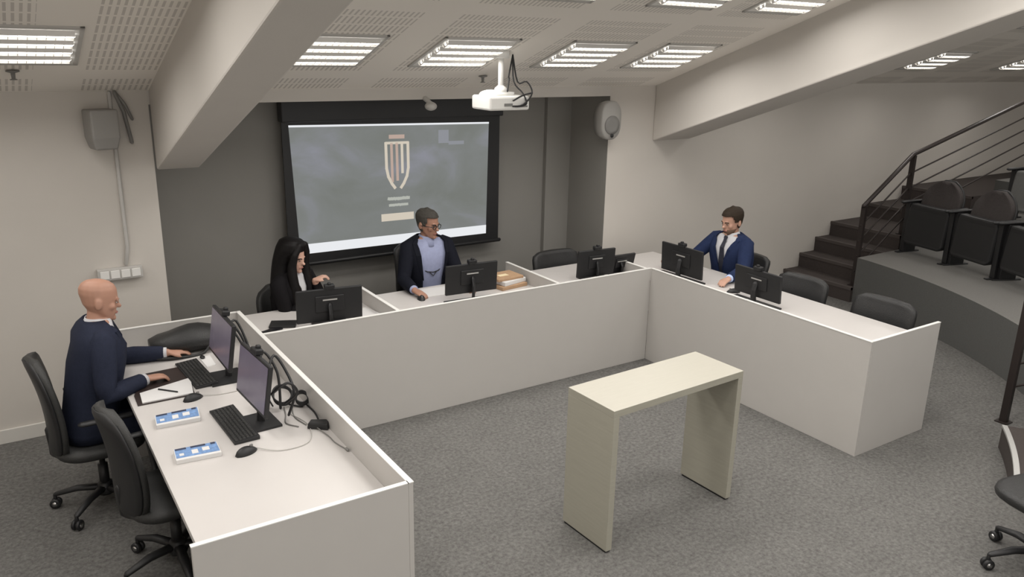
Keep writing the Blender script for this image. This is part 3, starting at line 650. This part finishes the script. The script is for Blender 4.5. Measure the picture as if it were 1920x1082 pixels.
for i, (dx, dy, a, w_, d, h, m, lab) in enumerate(((0, 0, 8, .27, .23, .03, brown_paper, 'brown file at the bottom of the stack on the bench'), (.01, .01, 14, .25, .21, .035, paper, 'thick white paper block in the middle of the file stack'), (-.01, .02, 4, .26, .20, .022, brown_paper, 'brown card file on top of the stack'))):
    zz = Z+(0, .03, .065)[i]
    root = thing('file_folder', lab, 'file', (2.06+dx, .50+dy, zz), R(a), 'stacked files on the bench')
    b = MB(); b.box(-w_/2, w_/2, -d/2, d/2, 0, h); b.build('folder', m, root, bevel=.004)
    if i == 2: b = MB(); b.box(-.06, .03, -.03, .02, h, h+.001); b.build('label_sticker', mat('cream_label', (.8, .68, .45, 1), .7), root)
    if i == 1:
        b = MB()
        for q in (-.06, .06): b.box(w_/2-.002, w_/2+.003, q-.012, q+.012, .0, h)
        b.build('black_tab', black_plastic, root)
# ------------------------------------------------------------------ people
def person(label, x, y, heading, skin, hands, torso_m, shirt_m, hair, head_yaw=0, head_pitch=0, lean=.10, seat=.46, S=1.0, gap=(), tie=None,
           cuffs=None, female=False, glasses=False, hairstyle='short', legm=None, knees=None, shoulder_w=.185, hip=None, elbow_out=.5, side=0, curl=(.5, .5), handdir=(None, None), top=1.33):
    """seated figure; local +Y is forward, +X its right... hands are world positions of the wrists"""
    root = thing('person', label, 'person', (x, y, 0), R(heading))
    Wi = (Tz(x, y, 0, R(heading))).inverted()
    hz = seat+.055; sz = top-.275      # hip and shoulder heights
    fwd = lambda z: lean*max(0, (z-hz)/(sz-hz))**1.1; sd = lambda z: side*max(0, (z-hz)/(sz-hz))
    H_ = sz-hz
    # torso profile: (relative height, half width, half depth)
    if not female: prof = [(-.10, .165, .125), (0, .18, .13), (.2, .172, .128), (.42, .178, .128), (.65, .198, .130), (.84, .205, .118), (.95, .195, .102), (1.02, .165, .085), (1.07, .115, .070), (1.11, .07, .06)]
    else: prof = [(-.10, .165, .12), (0, .17, .12), (.22, .135, .10), (.42, .142, .105), (.65, .160, .118), (.84, .168, .100), (.95, .160, .088), (1.02, .13, .075), (1.07, .09, .06), (1.11, .055, .05)]
    kw = shoulder_w/.185
    def tring(rel, hw_, hd, off=0, g=0, n=36):
        z = hz+rel*H_; c = Vector((sd(z), fwd(z)-(.02 if rel > .9 else 0), z)); out = []
        for k in range(n):
            a = (g+(2*math.pi-2*g)*k/(n-1)) if g else 2*math.pi*k/n
            ex = .8; s_, c_ = math.sin(a), math.cos(a)
            out.append(c+Vector((-(hw_*kw+off)*math.copysign(abs(s_)**ex, s_), (hd+off)*math.copysign(abs(c_)**ex, c_), 0)))
        return out
    # ---- skin body, one continuous surface
    b = MB()
    b.rings([tring(r_, a*.90, d*.86) for r_, a, d in prof])
    neck0 = Vector((sd(sz), fwd(sz)-.015, sz+.02)); headc = Vector((sd(top)*1.0, lean*1.12+.015, top))  # crown
    Th = Matrix.Translation(headc) @ Matrix.Rotation(R(head_yaw), 4, 'Z') @ Matrix.Rotation(R(head_pitch), 4, 'X') @ Matrix.Translation((0, 0, -.232))
    if female: Th = Th @ Matrix.Scale(.95, 4)
    jaw = Th @ Vector((0, -.002, .035))
    b.tube([neck0-Vector((0, 0, .05)), neck0+(jaw-neck0)*.5, jaw+Vector((0, 0, .03))], [.060, .052, .046] if not female else [.05, .044, .046], 14)
    hp = [(0, .055, .020, .018), (.012, .048, .036, .034), (.035, .036, .050, .052), (.06, .019, .061, .073), (.09, .009, .068, .086), (.12, .004, .072, .092), (.15, -.002, .075, .098), (.18, -.006, .073, .096), (.205, -.008, .062, .083), (.222, -.01, .045, .06), (.232, -.01, .018, .024)]
    b.rings([[(ww*math.cos(t)*(1-.07*(math.sin(t) > .3)), cy+dd*math.sin(t), z) for t in (2*math.pi*k/20 for k in range(20))] for z, cy, ww, dd in hp], T=Th)
    b.ell((0, .094, .098), (.012, .012, .03), T=Th); b.ell((0, .106, .082), (.015, .015, .012), T=Th)           # nose
    b.ell((0, .088, .128), (.045, .012, .010), T=Th)                                                           # brow
    b.ell((0, .083, .05), (.026, .014, .014), T=Th); b.ell((0, .082, .014), (.022, .014, .016), T=Th)          # mouth mound, chin
    for s_ in (-1, 1):
        b.ell((s_*.042, .060, .088), (.020, .022, .022), T=Th)                                                 # cheeks
        b.ell((s_*.077, -.012, .105), (.010, .020, .033), T=Th)                                                # ears
    wr = []
    L1, L2 = (.29, .255) if not female else (.265, .235)
    L1 *= S; L2 *= S; arms = []
    for i, s_ in enumerate((-1, 1)):                       # -1: own left (local -X is left when facing +Y)
        sh = Vector((s_*shoulder_w*.93+sd(sz), fwd(sz)-.01, sz-.025)); tg = Wi @ Vector(hands[i])
        d = tg-sh; dist = min(d.length, (L1+L2)*.995); d.normalize(); tg = sh+d*dist
        a = (L1*L1-L2*L2+dist*dist)/(2*dist); h = math.sqrt(max(0, L1*L1-a*a))
        hint = Vector((s_*elbow_out, -.35, -1.0)); hint = (hint-d*hint.dot(d)).normalized()
        el = sh+d*a+hint*h; arms.append((sh, el, tg))
        b.tube([sh, sh.lerp(el, .5), el, el.lerp(tg, .4), tg], [.046, .043, .037, .036, .025], 12)
        # hand
        fd = (tg-el).normalized()
        if handdir[i] is not None: fd = (Wi.to_3x3() @ Vector(handdir[i])).normalized()
        fd = Vector((fd.x, fd.y, max(-.35, min(.25, fd.z)))).normalized()
        upv = Vector((0, 0, 1)); lat = fd.cross(upv).normalized(); nrm = lat.cross(fd).normalized()
        cu_ = curl[i]; K = .93 if not female else .86
        palm0 = tg-fd*.012; palm1 = tg+fd*.085*K
        b.rings([[palm0.lerp(palm1, t)+lat*ww*math.cos(q)*K+nrm*tt*math.sin(q) for q in (2*math.pi*k/14 for k in range(14))] for t, ww, tt in ((0, .024, .017), (.3, .034, .017), (.7, .041, .015), (1, .040, .012))])
        for f_, (lo, ln) in enumerate(((-.030, .068), (-.010, .077), (.010, .072), (.029, .056))):
            p = palm0.lerp(palm1, .9)+lat*lo*K; dd = (fd+lat*lo*2.2).normalized(); path = [p]
            for seg, (fr, an) in enumerate(((.45, .25), (.32, .8), (.23, .9))):
                ang = cu_*an*1.1; dd = (dd*math.cos(ang)-nrm*math.sin(ang)).normalized(); p = p+dd*ln*fr*K; path.append(p)
            b.tube(path, [.0095*K, .009*K, .0083*K, .0072*K], 8)
        tl = -s_*-1      # thumb leaves the inner side of the palm
        inner = lat if (lat.x*s_ < 0) else -lat
        p = palm0.lerp(palm1, .25)+inner*.026*K; d1 = (fd*.75+inner*.65-nrm*.25).normalized(); d2 = (fd*.95+inner*.15-nrm*.3).normalized()
        b.tube([p, p+d1*.036*K, p+d1*.036*K+d2*.028*K], [.0125*K, .0105*K, .0085*K], 8)
    # legs
    for s_ in (-1, 1):
        hp_ = Vector((s_*.09, .02, hz)); kn = Vector((s_*.12, .42, seat+.03)); an = Vector((s_*.13, .40, .09))
        b.tube([hp_, hp_.lerp(kn, .5), kn], [.075, .065, .052], 12); b.tube([kn, kn.lerp(an, .35), an], [.050, .050, .034], 12); b.tube([an, an+Vector((0, .12, -.045))], [.034, .028], 10)
    b.build('body', skin, root, remesh=.0065 if not female else .006, smit=2)
    # ---- face details
    for s_ in (-1, 1):
        b = MB(); b.ell((s_*.031, .0855, .108), (.011, .006, .0045), T=Th); e = b.build('eye', eye_w, root, smooth=True)
        b = MB(); b.ell((s_*.031, .0905, .108), (.006, .0035, .0045), T=Th); b.build('iris', eye_d, e, smooth=True)
        b = MB(); b.tube([(s_*.016, .099, .124), (s_*.034, .096, .130), (s_*.05, .084, .125)], .0038, 6, T=Th); b.build('eyebrow', hair or stubble, root, smooth=True)
    b = MB(); b.tube([(-.022, .091, .046), (0, .0985, .047), (.022, .091, .046)], .005, 8, T=Th, flat=.8); b.build('lips', lip_m, root, smooth=True)
    # ---- hair
    def cap(zfun, off, name, m, n=28, extra=None):
        b = MB(); RR = []; hp2 = [(z_, c_, w__+off, d_+off) for z_, c_, w__, d_ in hp[2:]]+[(.236+off, -.01, .004, .004)]
        # dense shell then keep only the faces above the hairline
        fine = []
        for (za, ca, wa, da), (zb_, cb, wb, db) in zip(hp2, hp2[1:]):
            for k in range(4): t = k/4; fine.append((za+(zb_-za)*t+(off if za > .2 else 0)*0, ca+(cb-ca)*t, wa+(wb-wa)*t, da+(db-da)*t))
        fine.append(hp2[-1])
        n = 40
        for z_, c_, w__, d_ in fine:
            RR.append([Vector((w__*math.cos(t), c_+d_*math.sin(t), z_+off*max(0, (z_-.15)/.08)*.8)) for t in (2*math.pi*k/n for k in range(n))])
        b.rings(RR, caps=True)
        kill = [f for f in b.bm.faces if f.calc_center_median().z < zfun(f.calc_center_median())]
        bmesh.ops.delete(b.bm, geom=kill, context='FACES')
        for v in b.bm.verts: v.co = Th @ v.co
        o = b.build(name, m, root, smooth=True); sdm = o.modifiers.new('solidify', 'SOLIDIFY'); sdm.thickness = max(.006, off*.9); sdm.offset = -1
        return o
    if hairstyle == 'short': cap(lambda c: .175 if c.y > .045 else (.11 if c.y > .005 else (.07 if c.y > -.03 else .05)), .009, 'hair', hair)
    if hairstyle == 'receding': cap(lambda c: .185 if c.y > .04 else (.11 if c.y > .0 else .055), .007, 'hair', hair)
    if hairstyle == 'shaved_sides': cap(lambda c: .5 if (c.y > -.01 or c.z > .15) else .05, .0015, 'hair', hair)
    if hairstyle == 'long':
        b = MB(); RR = []
        for z_, w__, d0, d1 in ((.268, .02, -.04, .03), (.260, .062, -.08, .07), (.232, .092, -.12, .100), (.18, .106, -.138, .092), (.12, .112, -.145, .045), (.06, .116, -.15, .03), (0, .122, -.15, .035), (-.08, .136, -.145, .06), (-.17, .146, -.14, .085), (-.26, .145, -.13, .10), (-.33, .12, -.11, .09)):
            cy = (d0+d1)/2; dd = (d1-d0)/2
            RR.append([Vector((w__*math.cos(t), cy+dd*math.sin(t), z_)) for t in (2*math.pi*k/24 for k in range(24))])
        b.rings(RR, T=Th)
        for s_ in (-1, 1):
            b.tube([Th @ Vector(p) for p in ((s_*.035, .078, .235), (s_*.080, .070, .16), (s_*.088, .062, .07), (s_*.092, .075, 0), (s_*.092, .105, -.1), (s_*.085, .125, -.22), (s_*.08, .12, -.32))], [.024, .028, .034, .038, .042, .038, .024], 10)
        b.build('hair', hair, root, remesh=.008, smit=3)
    if hairstyle == 'beardshort':
        cap(lambda c: .182 if c.y > .05 else (.15 if c.y > .03 else (.12 if c.y > .005 else (.07 if c.y > -.03 else .05))), .010, 'hair', hair)
        b = MB(); b.rings([[(ww*math.cos(t), cy+dd*math.sin(t), z) for t in (math.pi*(-.08+1.16*k/17) for k in range(18))] for z, cy, ww, dd in ((-.003, .052, .02, .02), (.006, .048, .034, .036), (.022, .042, .046, .047), (.036, .036, .053, .0535), (.055, .026, .0605, .062))], caps=False, closed=False, T=Th)
        o = b.build('beard', mat('beard_stubble', (.12, .07, .045, 1), .8), root, smooth=True); s2 = o.modifiers.new('solidify', 'SOLIDIFY'); s2.thickness = .003
    if glasses:
        b = MB()
        for s_ in (-1, 1):
            pts = [(s_*.033+.024*math.cos(t), .103-.004*abs(math.cos(t)), .106+.017*math.sin(t)) for t in (2*math.pi*k/16 for k in range(17))]
            b.tube(pts, .0028, 6, T=Th, ends=False); b.tube([(s_*.057, .10, .112), (s_*.078, .06, .112), (s_*.084, -.01, .108)], .0028, 6, T=Th)
        b.tube([(-.01, .103, .11), (.01, .103, .11)], .0028, 6, T=Th); b.build('glasses', black_plastic, root, smooth=True)
    # ---- shirt, jacket, tie, trousers
    b = MB(); b.rings([tring(r_, a*.955, d*.955) for r_, a, d in prof[1:-1]])
    b.build('shirt', shirt_m, root, smooth=True)
    nb = neck0+Vector((0, .0, -.005))
    b = MB(); b.rings([[nb+Vector((q*math.cos(t), q*math.sin(t)*.98+dy, zz+(-.016*max(0, math.sin(t))))) for t in (2*math.pi*k/24 for k in range(24))] for q, zz, dy in ((.095 if not female else .062, -.03, 0), (.079 if not female else .056, .010, .006), (.066 if not female else .05, .055, .012))], caps=False)
    o = b.build('collar', shirt_m, root, smooth=True); q = o.modifiers.new('solidify', 'SOLIDIFY'); q.thickness = .005
    # jacket: open at the front, g gives the half angle of the opening
    G = gap or (.10, .08, .05, .08, .17, .29, .40, .66, 1.0, 1.3)
    b = MB(); RR = [tring(r_, a, d, off=.010 if r_ < 1 else .012, g=g, n=44) for (r_, a, d), g in zip(prof, G)]
    b.rings(RR, caps=False, closed=False)
    o = b.build('jacket', torso_m, root, smooth=True); q = o.modifiers.new('solidify', 'SOLIDIFY'); q.thickness = .012; q.offset = 0
    if tie or not female:
        for e_, s_ in ((0, 1), (-1, -1)):
            b = MB(); path = [r_[e_]+Vector((0, .008, 0)) for r_ in RR[3:9]]
            w2 = [.008, .026, .034, .038, .03, .018]
            pts = []
            for p, ww in zip(path, w2):
                inn = Vector((-s_*-1*ww, 0, 0)); c = p
                dirx = 1 if p.x > sd(p.z) else -1
                pts.append([c+Vector((-dirx*.004, 0.004, 0)), c+Vector((dirx*ww, -.006-ww*.12, 0)), c+Vector((dirx*ww, -.012-ww*.12, 0)), c+Vector((-dirx*.004, -.003, 0))])
            b.rings(pts); b.build('lapel', torso_m, root)
    if tie:
        b = MB(); pts = []
        for rel, ww in ((.30, .004), (.36, .034), (.6, .03), (.85, .022), (.97, .016), (1.0, .015), (1.035, .022), (1.06, .018)):
            z = hz+rel*H_; j = max(i_ for i_ in range(len(prof)) if prof[i_][0] <= rel); t = (rel-prof[j][0])/(prof[j+1][0]-prof[j][0]); d_ = prof[j][2]*(1-t)+prof[j+1][2]*t
            yy = fwd(z)-(.02 if rel > .9 else 0)+d_*.965+.006; pts.append([(sd(z)-ww, yy, z), (sd(z)+ww, yy, z), (sd(z)+ww, yy+.004, z), (sd(z)-ww, yy+.004, z)])
        b.rings(pts); b.build('tie', tie, root)
    for (sh, el, tg), s_ in zip(arms, (-1, 1)):
        b = MB(); e2 = tg-(tg-el).normalized()*.035
        top_ = sh+Vector((-s_*.035, 0, .012))
        b.tube([top_, sh, sh.lerp(el, .35), sh.lerp(el, .8), el, el.lerp(e2, .3), el.lerp(e2, .75), e2], [.058, .068, .064, .056, .054, .053, .046, .042] if not female else [.058, .062, .057, .05, .047, .045, .039, .034], 18)
        for k in range(3): pass
        sl_ = b.build('sleeve', torso_m, root, smooth=True)
        if cuffs:
            dd = (tg-el).normalized(); b = MB(); b.tube([e2-dd*.03, tg-dd*.008], [.037, .034], 16, ends=False); b.build('cuff', cuffs, root, smooth=True)
    if glasses:      # dark cord hanging across the chest
        z0_ = hz+.50*H_; yy = fwd(z0_)+.134
        b = MB(); b.tube([(-.085, yy-.022, z0_+.045), (-.05, yy-.004, z0_+.028), (0, yy+.002, z0_+.02), (.05, yy-.004, z0_+.028), (.085, yy-.022, z0_+.045)], .0045, 6)
        b.tube([(-.03, yy-.003, z0_+.02), (0, yy+.001, z0_-.012), (.03, yy-.003, z0_+.02)], .004, 6)
        b.build('neck_cord', black_plastic, root, smooth=True)
    lm = legm or torso_m
    b = MB(); b.rings([tring(r_, a, d, off=.004) for r_, a, d in prof[:3]])
    for s_ in (-1, 1):
        hp_ = Vector((s_*.09, .0, hz-.005)); kn = Vector((s_*.12, .42, seat+.035)); an = Vector((s_*.13, .40, .10))
        b.tube([hp_, hp_.lerp(kn, .5), kn], [.092, .083, .068], 16); b.tube([kn, kn.lerp(an, .4), an], [.066, .062, .052], 16)
    b.build('trousers', lm, root, remesh=.012, smit=3)
    for s_ in (-1, 1):
        b = MB(); an = Vector((s_*.13, .40, .0)); b.rings([[an+Vector((ww*math.cos(t), yo+ll*math.sin(t), z)) for t in (2*math.pi*k/18 for k in range(18))] for z, ww, ll, yo in ((0, .045, .135, .06), (.02, .047, .138, .06), (.05, .043, .12, .045), (.075, .038, .07, .0), (.10, .034, .045, -.02))]); b.build('shoe', shoe_m, root, smooth=True)
    return root
# bald man at the left desk, facing +X
person('bald man in a navy suit and dark tie typing at the left desk', -1.13, -.12, -90, skin_a,
       [(-.655, .06, .79), (-.835, -.285, .785)], navy, white_shirt, stubble, head_yaw=3, head_pitch=-9, lean=.11, seat=.47, top=1.345, tie=tie_m,
       cuffs=white_shirt, hairstyle='shaved', shoulder_w=.20, curl=(.45, .8), handdir=((1, .05, -.1), (1, .15, -.05)))
# man with glasses, facing the camera side
person('man with glasses, dark blazer and pale blue shirt behind the long bench', 1.57, 1.02, 180, skin_b,
       [(1.74, .56, .745), (1.27, .60, .755)], black_suit, blue_shirt, hair_grey, head_yaw=28, head_pitch=-6, lean=.06, seat=.47, top=1.315, glasses=True,
       gap=(.5, .5, .42, .42, .46, .5, .55, .75, 1.0, 1.3), cuffs=blue_shirt, hairstyle='receding', legm=mat('dark_trousers', (.02, .022, .03, 1), .8), curl=(.4, .5), handdir=((-.4, -1, -.1), (.25, -1, -.15)), elbow_out=.35)
# woman with long black hair
person('woman with long black hair in black clothes at the left of the bench', .36, .93, -148, skin_c,
       [(.55, .84, .88), (.47, .72, .80)], black_knit, white_shirt, hair_dark, head_yaw=6, head_pitch=-10, lean=.07, seat=.43, top=1.20, female=True,
       gap=(.10, .08, .06, .09, .12, .16, .22, .35, .6, .9), hairstyle='long', curl=(1.3, .6), handdir=((.5, -.1, .6), (.9, -.1, .15)), shoulder_w=.17, elbow_out=.6)
# man in the blue suit at the right desk, facing -X
person('bearded man in a blue suit and tie at the right desk', 4.20, -.03, 90, skin_d,
       [(3.72, -.40, .755), (3.70, .25, .80)], blue_suit, white_shirt, hair_brown, head_yaw=-8, head_pitch=-10, lean=.07, seat=.46, top=1.265, tie=tie_m,
       cuffs=light_shirt, hairstyle='beardshort', curl=(.45, .5), handdir=((-1, -.25, -.1), (-1, 0, -.1)))
